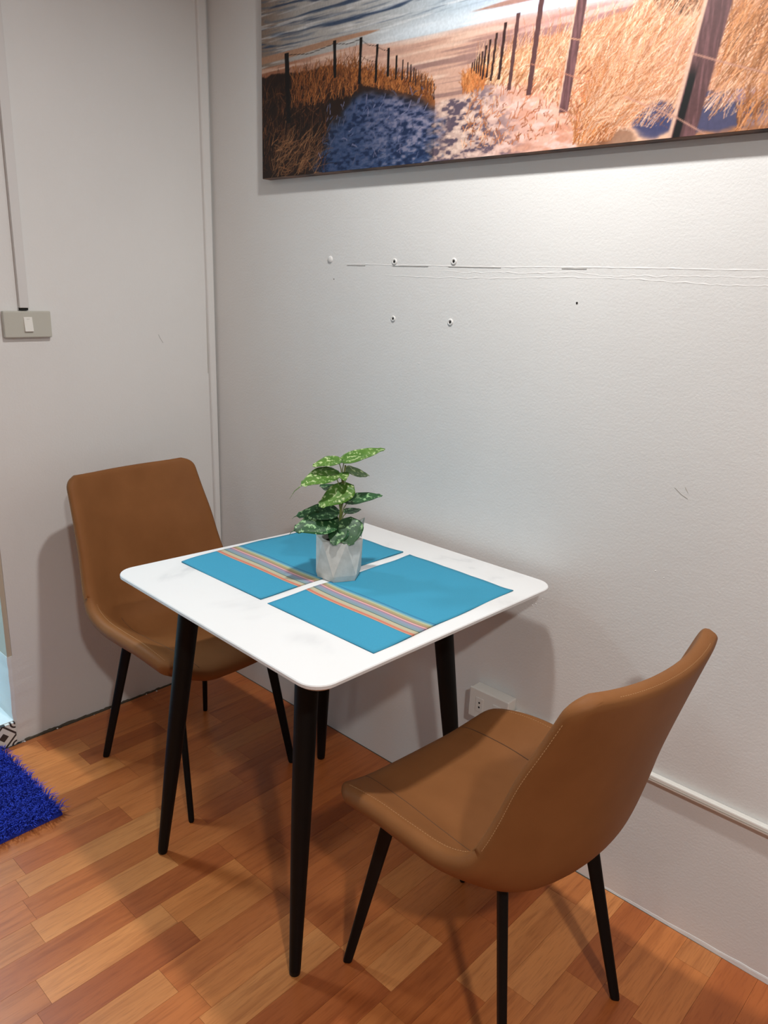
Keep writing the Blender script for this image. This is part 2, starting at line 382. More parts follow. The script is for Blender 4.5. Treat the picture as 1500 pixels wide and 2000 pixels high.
# ------------------------------------------------------------------ placemats
def cloth(name, col):
    m = mat(name, col, .75); n, l, b = NT(m)
    a = N(m, 'ShaderNodeVertexColor'); a.layer_name = 'weave'
    f = noise(m, 900, 2); r = ramp(m, f.outputs['Fac'], [(.3, (.86, .86, .86)), (.7, (1, 1, 1))])
    mx = N(m, 'ShaderNodeMix', data_type='RGBA', blend_type='MULTIPLY'); mx.inputs[0].default_value = 1; l.new(a.outputs[0], mx.inputs[6]); l.new(r.outputs[0], mx.inputs[7])
    l.new(mx.outputs[2], b.inputs['Base Color']); bump(m, noise(m, 1400, 1).outputs['Fac'], .3, .0006); return m
M_cloth = cloth('woven_placemat', (.05, .3, .45))
BL = (.030, .285, .445)
bands = [(0, BL), (.1040, (.05, .13, .15)), (.1052, (.52, .30, .22)), (.1085, (.55, .16, .10)), (.1140, (.50, .33, .22)), (.1175, (.46, .42, .28)), (.1270, (.10, .15, .13)), (.1300, (.20, .29, .32)), (.1380, (.24, .27, .36)), (.1450, (.32, .20, .27)),
         (.1500, (.72, .36, .36)), (.1535, (.34, .22, .14)), (.1590, (.36, .30, .15)), (.1650, (.42, .46, .27)), (.1690, (.22, .37, .38)), (.1740, (.04, .27, .42)), (.1785, (.025, .16, .30)), (.1815, BL), (.455, BL)]
def placemat(label, x0, x1, y0, seed, edge):
    rnd = random.Random(seed)
    ys = []
    for (a, c), (b2, _) in zip(bands[:-1], bands[1:]):
        n = max(1, int((b2-a)/.014)); ys += [(a+(b2-a)*i/n, c) for i in range(n)]
    ys.append((.455, BL)); nx = 26; ph = rnd.random()*6
    V, F, CO = [], [], []
    sx = x1-x0
    for j in range(len(ys)):
        for i in range(nx+1):
            u = i/nx; yy = ys[j][0]
            e = edge(yy/.455)
            x = x0+e*(1-u)**3+u*sx+.0012*math.sin(yy*31+ph)*u
            z = .0012+.0006*math.sin(u*9+yy*22+ph)+.0004*math.sin(yy*60+u*3)+.0022*max(0, math.sin(yy*17+ph))*(abs(u-.5)*2)**6+.0016*(max(0, yy/.455-.75)*4)**2*max(0, math.sin(u*11+ph))
            V.append((x, y0+yy+.002*math.sin(u*6+ph)*(yy/.455)**3, TZ+z))
    nr = len(ys); m = nx+1
    for j in range(nr-1):
        for i in range(nx): F.append((j*m+i, j*m+i+1, (j+1)*m+i+1, (j+1)*m+i)); CO.append(ys[j][1])
    n0 = len(V); V += [(x, y, TZ+.0001) for x, y, z in V]
    ring = [i for i in range(m)]+[j*m+nx for j in range(1, nr)]+[(nr-1)*m+i for i in range(nx-1, -1, -1)]+[j*m for j in range(nr-2, 0, -1)]
    for a in range(len(ring)):
        p, q = ring[a], ring[(a+1) % len(ring)]; F.append((p, n0+p, n0+q, q)); 
        jj = min(min(p, q)//m, nr-2); CO.append(tuple(.6*k for k in ys[jj][1]))
    cx, cy = (x0+x1)/2, y0+.2275
    V = [(x-cx, y-cy, z-TZ) for x, y, z in V]
    me = bpy.data.meshes.new('placemat'); me.from_pydata(V, [], F); me.update()
    ca = me.color_attributes.new('weave', 'FLOAT_COLOR', 'CORNER'); li = 0
    for pi, p in enumerate(me.polygons):
        for _ in p.vertices: ca.data[li].color = (*CO[pi], 1); li += 1
        p.use_smooth = pi < (nr-1)*nx
    o = obj('placemat', me, M_cloth, None, (cx, cy, TZ)); return tag(o, label, 'placemat', 'striped blue placemats')
placemat('blue striped placemat on the light-switch side of the table, partly under the plant pot', .703, 1.005, -.600, 1, lambda t: -.014*math.sin(math.pi*min(1, t*1.3))+.012*t)
placemat('blue striped placemat on the side of the table by the wall outlet', 1.031, 1.343, -.602, 2, lambda t: .0015*math.sin(t*9))

# ------------------------------------------------------------------ chairs
def interp(xs, ys, t):
    # Catmull-Rom through stations
    n = len(xs); i = max(0, min(n-2, int(np.searchsorted(xs, t)-1))); f = (t-xs[i])/(xs[i+1]-xs[i])
    p = [ys[max(0, i-1)], ys[i], ys[i+1], ys[min(n-1, i+2)]]
    return .5*((2*p[1])+(-p[0]+p[2])*f+(2*p[0]-5*p[1]+4*p[2]-p[3])*f*f+(-p[0]+3*p[1]-3*p[2]+p[3])*f**3)
ST = [ # centre x, z   edge x, z   half width
 (.250, .418, .215, .462, .222), (.210, .440, .188, .486, .231), (.10, .443, .10, .508, .236), (0, .436, .008, .514, .236), (-.09, .433, -.070, .521, .235),
 (-.157, .447, -.122, .543, .232), (-.198, .493, -.144, .580, .227), (-.221, .562, -.165, .634, .221), (-.243, .655, -.190, .708, .215), (-.270, .756, -.226, .791, .208), (-.300, .866, -.262, .876, .203)]
def chair_shell():
    st = np.array(ST); seg = np.hypot(np.diff(st[:, 0]), np.diff(st[:, 1])); L = np.concatenate([[0], np.cumsum(seg)]); T = L[-1]
    def dens(n, p=1.0):
        t = np.linspace(0, 1, n); return t
    ns, nt = 92, 49
    s1 = np.linspace(0, 1, ns); sarr = .5-.5*np.cos(np.pi*s1); sarr = (.45*sarr+.55*s1)*T
    t1 = np.linspace(-1, 1, nt); tarr = .6*np.sin(t1*np.pi/2)+.4*t1
    P = np.zeros((ns, nt, 3)); rim = np.zeros((ns, nt))
    for i, s in enumerate(sarr):
        cx, cz, ex, ez, w = [interp(L, st[:, k], s) for k in range(5)]
        rf, rb = .036, .055; df, db = s, T-s; wf = w
        if df < rf: w = w-rf+math.sqrt(max(0, rf*rf-(rf-df)**2))
        if db < rb: w = w-rb+math.sqrt(max(0, rb*rb-(rb-db)**2))
        for j, t in enumerate(tarr):
            a = abs(t*w/wf); q = max(0, (a-.42)/.58); f = min(1, max(0, (s-.34)/.16)); k = (1-f)*(.25*a*a+.75*q*q*(1.7-.7*q))+f*a**2.1
            P[i, j] = (cx+(ex-cx)*k, w*t, cz+(ez-cz)*k)
            rim[i, j] = min(df, db, w*(1-abs(t)))
    du = np.gradient(P, axis=0); dv = np.gradient(P, axis=1); Nn = np.cross(du, dv); Nn /= np.linalg.norm(Nn, axis=2, keepdims=True)+1e-12
    if Nn[ns//5, nt//2, 2] < 0: Nn = -Nn
    th = np.interp(sarr, [0, .05, .40, .60, T], [.034, .040, .042, .034, .030])[:, None, None]; rr = .024
    e = np.sqrt(np.clip(1-(1-np.clip(rim/rr, 0, 1))**2, 0, 1))[..., None]
    top = P-Nn*th*.42*(1-e); bot = P-Nn*th*(.42+.58*e)
    return sarr, tarr, T, P, Nn, top, bot
sarr, tarr, TT, SP, SN, STOP, SBOT = chair_shell()
def shell_meshes():
    ns, nt = STOP.shape[:2]; V = np.concatenate([STOP.reshape(-1, 3), SBOT.reshape(-1, 3)]); F = []; tagS = []
    n0 = ns*nt; cut = int(np.searchsorted(sarr, .445))
    for i in range(ns-1):
        for j in range(nt-1):
            a = i*nt+j; q = (a, a+nt, a+nt+1, a+1)
            F.append(q); tagS.append(i < cut); F.append(tuple(n0+k for k in reversed(q))); tagS.append(i < cut)
    # close the rim (both layers meet there)
    for i in range(ns-1):
        for j in (0, nt-1):
            a, c = i*nt+j, (i+1)*nt+j; q = (a, n0+a, n0+c, c); F.append(q if j == 0 else tuple(reversed(q))); tagS.append(i < cut)
    for j in range(nt-1):
        for i in (0, ns-1):
            a, c = i*nt+j, i*nt+j+1; q = (a, c, n0+c, n0+a); F.append(q if i == 0 else tuple(reversed(q))); tagS.append(i < cut)
    full = bpy.data.meshes.new('full'); full.from_pydata(V.tolist(), [], F); bm = bmesh.new(); bm.from_mesh(full)
    bmesh.ops.recalc_face_normals(bm, faces=bm.faces); bm.normal_update()
    if bm.faces[0].normal.z < 0: bmesh.ops.reverse_faces(bm, faces=bm.faces); bm.normal_update()
    bm.verts.ensure_lookup_table(); vn = [v.normal.copy() for v in bm.verts]; bm.faces.ensure_lookup_table(); FF = [tuple(v.index for v in f.verts) for f in bm.faces]; bm.free()
    # normals of coincident rim vertices are shared
    for i in range(ns):
        for j in range(nt):
            if i in (0, ns-1) or j in (0, nt-1):
                a = i*nt+j; n = (vn[a]+vn[n0+a]).normalized(); vn[a] = n; vn[n0+a] = n
    out = []
    for want in (True, False):
        fs = [f for f, t in zip(FF, tagS) if t == want]; ids = sorted({k for f in fs for k in f}); mp = {k: i for i, k in enumerate(ids)}
        m = bpy.data.meshes.new('shell'); m.from_pydata([tuple(V[k]) for k in ids], [], [tuple(mp[k] for k in f) for f in fs])
        m.polygons.foreach_set('use_smooth', [True]*len(m.polygons)); m.update()
        m.normals_split_custom_set_from_vertices([vn[k] for k in ids]); out.append(m)
    return out
seat_m, back_m = shell_meshes()
def surf(s, t, off=0, under=False):
    i = np.interp(s, sarr, np.arange(len(sarr))); j = np.interp(t, tarr, np.arange(len(tarr)))
    i0 = min(int(i), len(sarr)-2); j0 = min(int(j), len(tarr)-2); a, c = i-i0, j-j0
    G = SBOT if under else STOP
    p = G[i0, j0]*(1-a)*(1-c)+G[i0+1, j0]*a*(1-c)+G[i0, j0+1]*(1-a)*c+G[i0+1, j0+1]*a*c
    n = SN[i0, j0]*(1-a)*(1-c)+SN[i0+1, j0]*a*(1-c)+SN[i0, j0+1]*(1-a)*c+SN[i0+1, j0+1]*a*c
    return Vector(p)+Vector(n)*off*(-1 if under else 1)
LEGS = [((.215, .184), (.128, .150)), ((.215, -.184), (.128, -.150)), ((-.215, .184), (-.128, .128)), ((-.215, -.184), (-.128, -.128))]
def make_chair(label, loc, rz):
    t = thing('dining_chair', label, 'chair', (*loc, 0), rz, 'brown dining chairs')
    st = obj('seat', seat_m, M_leather, t)
    bk = obj('backrest', back_m, M_leather, t)
    for sg in (-1, 1):
        b = MB(); b.tube([surf(s, sg*.63, -.0003) for s in np.linspace(.035, .405, 40)], .0011, 5); b.build('seam', M_seam, st, True)
    def stitches(s0, s1, tt, parent, under):
        b = MB(); n = int((s1-s0)/.0065)
        for sg in (-1, 1):
            for k in range(n):
                s = s0+(s1-s0)*k/n; b.tube([surf(s, sg*tt, .0002, under), surf(s+.0038, sg*tt, .0002, under)], .00055, 4)
        return b
    stitches(.06, .43, .945, st, False).build('stitching', M_stitch, st)['kind'] = 'stuff'
    b = stitches(.47, TT-.06, .985, bk, True)
    for k in range(58):
        tt = -.80+1.6*k/58; b.tube([surf(TT-.004, tt, .0002, True), surf(TT-.004, tt+.016, .0002, True)], .00055, 4)
    b.build('stitching', M_stitch, bk)['kind'] = 'stuff'
    for (tx, ty), (ux, uy) in LEGS:
        b = MB(); a = Vector((tx, ty, 0)); c = Vector((ux, uy, .428)); d = c-a
        rad = Vector((tx, ty, 0)).normalized(); tan = Vector((-rad.y, rad.x, 0)); n = 20; fr = (0, .008, .03, .98, 1)
        for f, ra, rb in zip(fr, (.0082, .0096, .0102, .0152, .0152), (.0060, .0072, .0076, .0094, .0094)):
            for q in range(n):
                an_ = 2*math.pi*q/n; cc, ss = math.cos(an_), math.sin(an_)
                b.v.append(tuple(a+d*f+rad*ra*math.copysign(abs(cc)**.6, cc)+tan*rb*math.copysign(abs(ss)**.6, ss)))
        for r_ in range(len(fr)-1):
            for q in range(n): b.f.append((r_*n+q, r_*n+(q+1) % n, (r_+1)*n+(q+1) % n, (r_+1)*n+q))
        b.f.append(tuple(reversed(range(n)))); b.f.append(tuple((len(fr)-1)*n+q for q in range(n)))
        b.build('leg', M_black, t, True)
    b = MB()
    b.box(-.13, .13, -.012, .012, .398, .410)
    for x in (-.115, .115): b.box(x-.012, x+.012, -.135, .135, .398, .410)
    b.build('seat_frame', M_black, t, bevel=.002)
    return t
make_chair('brown leatherette dining chair standing against the wall under the light switch', (.4525, -.412), R(2.7))
make_chair('brown leatherette dining chair in the foreground beside the wall outlet, seen from behind', (1.5235, -.4335), R(175.2))

# ------------------------------------------------------------------ plant
PX, PY = 1.012, -.377
pot = thing('potted_plant', 'small variegated green plant in a faceted white concrete pot', 'plant', (PX, PY, TZ+.0012))
def concrete():
    m = mat('white_concrete', (.62, .615, .58), .6); n, l, b = NT(m)
    r = ramp(m, noise(m, 40, 5).outputs['Fac'], [(.3, (.52, .515, .48)), (.65, (.66, .655, .62))]); l.new(r.outputs[0], b.inputs['Base Color'])
    bump(m, noise(m, 160, 4).outputs['Fac'], .25, .001); return m
M_con = concrete()
b = MB(); n = 6; ph = R(3)
Z1 = .094
for i in range(n):
    a = ph+2*math.pi*i/n; b.v.append((.0505*math.cos(a), .0505*math.sin(a), 0))                # foot
for i in range(n):
    a = ph+2*math.pi*i/n; b.v.append((.0545*math.cos(a), .0545*math.sin(a), .014))             # belly
for i in range(n):
    a = ph+2*math.pi*(i+.5)/n; b.v.append((.0550*math.cos(a), .0550*math.sin(a), Z1))           # rim
b.f.append(tuple(reversed(range(6))))
for i in range(n):
    j = (i+1) % n
    b.f += [(i, j, 6+j, 6+i), (6+i, 6+j, 12+i), (6+j, 12+j, 12+i)]
ph += math.pi/n
k = 24; base = len(b.v)
for rr, zz in ((.0405, Z1+.0004), (.0385, Z1-.002), (.037, Z1-.020)):
    b.v += [(rr*math.cos(2*math.pi*i/k+ph), rr*math.sin(2*math.pi*i/k+ph), zz) for i in range(k)]
for rw in range(2):
    for i in range(k): b.f.append((base+rw*k+i, base+rw*k+(i+1) % k, base+(rw+1)*k+(i+1) % k, base+(rw+1)*k+i))
for i in range(n):
    j = (i+1) % n; seg = [base+(i*4+q) % k for q in range(5)]
    for q in range(4): b.f.append((12+i if q < 2 else 12+j, seg[q+1], seg[q]) if True else None)
    b.f.append((12+i, 12+j, seg[2]))
po = b.build('pot', M_con, pot)
M_soil = mat('soil', (.018, .014, .010), .95); bump(M_soil, noise(M_soil, 220, 4).outputs['Fac'], .9, .006)
b = MB(); rnd = random.Random(4); g = 14
b.v.append((0, 0, Z1-.010))
for r_ in range(1, 5):
    for i in range(24): a = 2*math.pi*i/24; b.v.append((.0388*r_/4*math.cos(a), .0388*r_/4*math.sin(a), Z1-.014+rnd.uniform(-.003, .004)*(1 if r_ < 4 else 0)))
for i in range(24): b.f.append((0, 1+i, 1+(i+1) % 24))
for r_ in range(3):
    for i in range(24): b.f.append((1+r_*24+i, 1+(r_+1)*24+i, 1+(r_+1)*24+(i+1) % 24, 1+r_*24+(i+1) % 24))
b.build('soil', M_soil, pot)
# grey ribbed plastic tag standing in the back of the pot
M_tag = mat('grey_plastic_tag', (.36, .38, .34), .35)
_n, _l, _b = NT(M_tag); wv = N(M_tag, 'ShaderNodeTexWave'); wv.inputs['Scale'].default_value = 60; wv.inputs['Distortion'].default_value = 1.5
tcx = N(M_tag, 'ShaderNodeTexCoord'); _l.new(tcx.outputs['Object'], wv.inputs['Vector']); rr_ = ramp(M_tag, wv.outputs['Fac'], [(.3, (.22, .24, .21)), (.7, (.50, .52, .47))]); _l.new(rr_.outputs[0], _b.inputs['Base Color'])
RV = Vector((.736, .677, 0)); FV = Vector((-.677, .736, 0)); UZ = Vector((0, 0, 1))
def PP(a, h, dpt): return RV*a+UZ*h+FV*dpt
b = MB(); e1 = (RV*.45+FV*.9).normalized()*.016; e2 = e1.cross(UZ).normalized()*.0011
c0 = PP(.040, .074, .004); c1 = PP(.049, .134, .012)
P8 = [c+s1*e1+s2*e2 for c in (c0, c1) for s1, s2 in ((-1,-1),(1,-1),(1,1),(-1,1))]
b.add(P8, [(0,3,2,1),(4,5,6,7),(0,1,5,4),(1,2,6,5),(2,3,7,6),(3,0,4,7)]); b.build('plant_tag', M_tag, pot)

def leaf_mat(name, g1, g2, spot):
    m = mat(name, g1, .45, spec=.35); n, l, b = NT(m)
    a = noise(m, 26, 3); r = ramp(m, a.outputs['Fac'], [(.35, g1), (.65, g2)])
    s = noise(m, 120, 3, .55, stretch=(1, 1, .8)); sr = ramp(m, s.outputs['Fac'], [(.55, (0, 0, 0)), (.63, (1, 1, 1))])
    mx = N(m, 'ShaderNodeMix', data_type='RGBA'); l.new(sr.outputs[0], mx.inputs[0]); l.new(r.outputs[0], mx.inputs[6]); mx.inputs[7].default_value = (*spot, 1)
    l.new(mx.outputs[2], b.inputs['Base Color']); bump(m, a.outputs['Fac'], .2, .002)
    return m
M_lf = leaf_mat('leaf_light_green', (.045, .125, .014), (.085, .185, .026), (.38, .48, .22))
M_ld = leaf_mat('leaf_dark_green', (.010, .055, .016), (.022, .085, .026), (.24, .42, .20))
M_st = mat('stem_green', (.20, .24, .05), .5); bump(M_st, noise(M_st, 80).outputs['Fac'], .2, .001)
def leaf(base, tip, wid, nrm, m, droop=.12, fold=.22, drip=0, pet=None):
    A, T = PP(*base), PP(*tip); ax = T-A; Ln = ax.length; ax.normalize(); nn = (RV*nrm[0]+UZ*nrm[1]-FV*nrm[2]); nn = (nn-ax*nn.dot(ax)).normalized(); sd = ax.cross(nn)
    b = MB(); nu, nv = 14, 8
    for i in range(nu+1):
        u = i/nu
        wv_ = wid*(math.sin(math.pi*min(1, u**.62))**.75)*(1-.12*u) if 0 < u < 1 else 0
        if u > .86: wv_ = wid*.62*((1-u)/.14)**.9
        if u < .10: wv_ = wid*.70*(u/.10)**.5
        for j in range(nv+1):
            t = j/nv*2-1
            back = -.10*Ln*abs(t)*max(0, .22-u)/.22      # heart-shaped lobes reach back past the stalk
            p = A+ax*(u*Ln+back)+sd*(t*wv_)+nn*(fold*wv_*abs(t)**1.4-droop*Ln*(u*u)+droop*Ln*u-.10*wv_*t*t*t*t+.02*wid*math.sin(u*14+t*2)*abs(t))
            b.v.append(tuple(p))
    m1 = nv+1
    for i in range(nu):
        for j in range(nv): b.f.append((i*m1+j, i*m1+j+1, (i+1)*m1+j+1, (i+1)*m1+j))
    n0 = len(b.v); nb = [Vector(v)-nn*.0007 for v in b.v]; b.v += [tuple(v) for v in nb]
    b.f += [tuple(n0+k for k in reversed(f)) for f in list(b.f)]
    ring = [i for i in range(m1)]+[i*m1+nv for i in range(1, nu+1)]+[nu*m1+j for j in range(nv-1, -1, -1)]+[i*m1 for i in range(nu-1, 0, -1)]
    for q in range(len(ring)):
        p1, p2 = ring[q], ring[(q+1) % len(ring)]; b.f.append((p1, p2, n0+p2, n0+p1))
    if drip:
        b.tube([T-ax*.003-nn*0, T+ax*drip*.5-UZ*drip*.25, T+ax*drip*.9-UZ*drip*.7], [.0013, .0007, .0003], 5)
    lo = b.build('leaf', m, pot, True)
    if pet:
        q = PP(*pet); mid = q.lerp(A, .55)+UZ*.006
        MB().tube([q, mid, A+ax*.004], [.0014, .0012, .0010], 6).build('leaf_stalk', M_st, lo, True)
# main stem
MB().tube([PP(-.002, .08, 0), PP(.001, .13, 0), PP(.003, .18, 0), PP(.006, .225, .002), PP(.010, .262, .002)], [.0042, .0036, .0031, .0026, .0018], 8).build('stem', M_st, pot, True)
#     base(right, height, away)   tip                    half width  normal(right, up, toward viewer)
leaf((.004, .272, .000), (.098, .297, .030), .030, (-.25, 1, .30), M_lf, .10, .16, pet=(.004, .215, 0))
leaf((-.002, .274, .000), (-.062, .262, -.020), .024, (-.1, 1, .32), M_lf, .10, .20, pet=(.004, .215, 0))
leaf((-.010, .246, -.006), (-.084, .224, -.046), .033, (-.3, .9, .55), M_lf, .20, .16, drip=.030, pet=(.002, .18, 0))
leaf((.016, .245, .010), (.062, .230, .050), .026, (.1, 1, .35), M_lf, .12, .20, pet=(.004, .19, 0))
leaf((.004, .246, -.004), (.012, .236, -.036), .014, (0, .9, .6), M_lf, .12, .2, pet=(.004, .20, 0))
leaf((.024, .215, -.010), (-.044, .178, -.048), .031, (-.30, .75, .75), M_lf, .12, .10, pet=(.002, .16, 0))
leaf((-.010, .198, .014), (-.050, .203, .045), .018, (0, 1, .3), M_ld, .1, .25, pet=(.002, .15, 0))
leaf((.014, .178, .000), (.096, .190, .022), .024, (0, 1, .28), M_ld, .14, .18, pet=(.002, .13, 0))
leaf((-.008, .152, .004), (-.098, .144, -.012), .032, (-.1, 1, .42), M_ld, .16, .14, drip=.010, pet=(.000, .11, 0))
leaf((-.010, .138, -.012), (-.098, .124, -.058), .037, (-.25, .85, .75), M_ld, .14, .10, drip=.012, pet=(.000, .10, 0))
leaf((.026, .140, -.010), (.026, .090, -.050), .031, (.15, .7, .9), M_ld, .10, .10, pet=(.002, .10, 0))
leaf((.004, .124, -.022), (-.010, .092, -.056), .026, (-.1, .75, .8), M_ld, .10, .12, pet=(.002, .10, 0))
leaf((.012, .146, .020), (.046, .147, .050), .016, (0, 1, .2), M_ld, .1, .2, pet=(.002, .12, 0))
leaf((.000, .116, -.028), (.020, .094, -.050), .018, (.2, .7, .8), M_ld, .1, .1, pet=(.002, .10, 0))

# ------------------------------------------------------------------ light switch, conduit, outlet, trunking
LWM = Matrix.Rotation(WA, 4, 'Z')
sw = thing('light_switch', 'grey-white light switch plate with one white rocker on the wall', 'light switch', LWM @ Vector((0, -.619, 1.2675)), WA)
MB().box(.0004, .017, -.0645, .0645, -.0355, .0355).build('cover_plate', M_plate, sw, bevel=.0025)
b = MB(); b.add([(.016, -.012, -.020), (.016, .012, -.020), (.016, .012, .020), (.016, -.012, .020), (.0235, -.0115, -.019), (.0235, .0115, -.019), (.0185, .0115, .019), (.0185, -.0115, .019)],
      [(0,3,2,1),(4,5,6,7),(0,1,5,4),(1,2,6,5),(2,3,7,6),(3,0,4,7)])
rk = b.build('rocker', M_white, sw, bevel=.0008)
MB().box(.0188, .0193, -.004, .004, .0135, .0148).build('rocker_mark', M_plate, rk)
cn = tag(MB().box(.0004, .014, -.0125, .0125, 0, 1.10).build('conduit', M_cond, bevel=.001), 'white painted cable conduit running up the wall from the light switch', 'conduit')
cn.location = LWM @ Vector((0, -.6235, 1.3115)); cn.rotation_euler = (0, 0, WA)
MB().box(.001, .0095, -.011, .011, -.0065, .0008).build('open_end', M_dark, cn)

ot = thing('wall_outlet', 'cream surface-mounted double socket box low on the right wall', 'wall outlet', (1.231, 0, .360))
MB().box(-.059, .059, -.0345, -.0004, -.041, .041).build('back_box', M_white, ot, bevel=.003)
fp = MB().box(-.061, .061, -.0405, -.0335, -.0425, .0425).build('cover_plate', M_white, ot, bevel=.003, seg=3)
for sx in (-.027, .027):
    s = MB().box(sx-.012, sx+.012, -.0418, -.040, -.020, .020).build('socket', M_white, fp, bevel=.0007)
    for zz in (-.0065, .0065):
        b = MB(); b.tube([(sx, -.0412, zz), (sx, -.0422, zz)], .0028, 12); b.build('socket_hole', M_dark, s)
tk = tag(MB().box(1.293, 3.2, -.016, -.0004, .354, .371).build('cable_trunking', M_white, bevel=.003), 'white plastic cable trunking running along the right wall at chair-seat height', 'cable trunking')
MB().box(1.294, 3.199, -.0166, -.0155, .3605, .3625).build('lid_groove', M_plate, tk)

# wall plugs left in the right wall
def plug(x, z, r, label, hole=True, squash=1):
    t = thing('wall_plug', label, 'wall plug', (x, -.0002, z), 0, 'wall plugs under the picture')
    b = MB(); n = 20; prof = [(1, 0), (.95, -.0016), (.75, -.0026), (.50, -.0024), (.42, -.0010), (.0, -.0008)] if hole else [(1, 0), (.9, -.0020), (.6, -.0034), (.3, -.004), (.1, -.0041), (0, -.0041)]
    for i in range(n):
        a = 2*math.pi*i/n; b.v += [(r*q*math.cos(a)*squash, h, r*q*math.sin(a)) for q, h in prof]
    for i in range(n):
        for k in range(5): b.f.append((i*6+k, ((i+1) % n)*6+k, ((i+1) % n)*6+k+1, i*6+k+1))
    b.build('collar', M_wall, t, True)
    if hole: MB().tube([(0, -.0005, 0), (.0003, -.0024, .0002)], r*.34, 10).build('plug_hole', M_dark, t)
plug(.806, 1.466, .0085, 'white wall plug in the upper pair, nearer the corner')
plug(1.001, 1.468, .0085, 'white wall plug in the upper pair, farther from the corner')
plug(.809, 1.323, .0078, 'white wall plug in the lower pair, nearer the corner')
plug(1.001, 1.325, .0085, 'white wall plug in the lower pair, farther from the corner')
plug(.562, 1.470, .010, 'painted-over wall plug at the corner end of the board joint', False)
MB().tube([(1.345, .001, 1.385), (1.3455, -.0009, 1.385)], .0024, 10).build('nail_hole', M_dark, wr)
MB().tube([(.578, .001, 1.418), (.578, -.0006, 1.418)], .0014, 8).build('nail_hole', M_dark, wr)
b = MB(); rnd = random.Random(2)
for (x, z) in ((1.318, .672), (1.309, .666), (1.352, .651), (1.335, .690), (.905, 1.215), (1.62, .83), (1.60, .84), (1.30, 1.02)):
    s = .0014+.0014*rnd.random(); b.add([(x-s, .0002, z-s*.6), (x+s, .0002, z-s*.4), (x+s*.7, .0002, z+s*.6), (x-s*.6, .0002, z+s*.5), (x, -.0011, z)], [(0,1,4),(1,2,4),(2,3,4),(3,0,4)])
b.build('paint_chips', M_wall, wr)['kind'] = 'stuff'
M_scr = mat('scratch', (.40, .38, .35), .8)
MB().tube([(.0003, -.211, 1.231), (.0003, -.206, 1.220), (.0003, -.196, 1.205)], .0006, 5).build('scratch', M_scr, wl)
MB().tube([(1.615, -.0003, 1.028), (1.630, -.0003, 1.017), (1.645, -.0003, 1.010)], .0006, 5).build('scratch', M_scr, wr)
MB().tube([(1.636, -.0003, 1.033), (1.644, -.0003, 1.022)], .0005, 5).build('scratch', M_scr, wr)

# ------------------------------------------------------------------ shaggy blue rug
M_rug = mat('royal_blue_pile', (.008, .022, .22), .85)
_n, _l, _b = NT(M_rug); _r = ramp(M_rug, noise(M_rug, 45, 3).outputs['Fac'], [(.3, (.005, .016, .26)), (.7, (.012, .040, .50))]); _l.new(_r.outputs[0], _b.inputs['Base Color'])
rug = thing('shag_rug', 'royal blue shaggy doormat on the floor at the doorway', 'rug', (.215, -1.10, 0))
rx, ry = .200, .280
MB().box(-rx, rx, -ry, ry, .0004, .008).build('rug_backing', M_rug, rug)
rs = np.random.RandomState(7); nb = 15000
bx = rs.uniform(-rx, rx, nb); by = rs.uniform(-ry, ry, nb)
an = rs.uniform(0, 2*np.pi, nb); ln = rs.uniform(.018, .032, nb); le = rs.uniform(.15, .75, nb)
V = []; F = []
for i in range(nb):
    # tufts lean outwards near the border
    ox = 1.0*max(0, abs(bx[i])-rx+.03)/.03*np.sign(bx[i]); oy = 1.0*max(0, abs(by[i])-ry+.03)/.03*np.sign(by[i])
    dx, dy = math.cos(an[i])*le[i]+ox*.55+.1, math.sin(an[i])*le[i]+oy*.55-.1
    l = ln[i]; q = math.sqrt(dx*dx+dy*dy)+1e-6; wx, wy = -dy/q*.0013, dx/q*.0013
    x, y = bx[i], by[i]; k = len(V)
    V += [(x-wx, y-wy, .007), (x+wx, y+wy, .007), (x+dx*l*.45+wx, y+dy*l*.45+wy, .007+l*.62), (x+dx*l*.45-wx, y+dy*l*.45-wy, .007+l*.62), (x+dx*l, y+dy*l, .007+l*.70)]
    F += [(k, k+1, k+2, k+3), (k+3, k+2, k+4)]
m = bpy.data.meshes.new('pile'); m.from_pydata(V, [], F); m.update()
obj('pile', m, M_rug, rug)['kind'] = 'stuff'

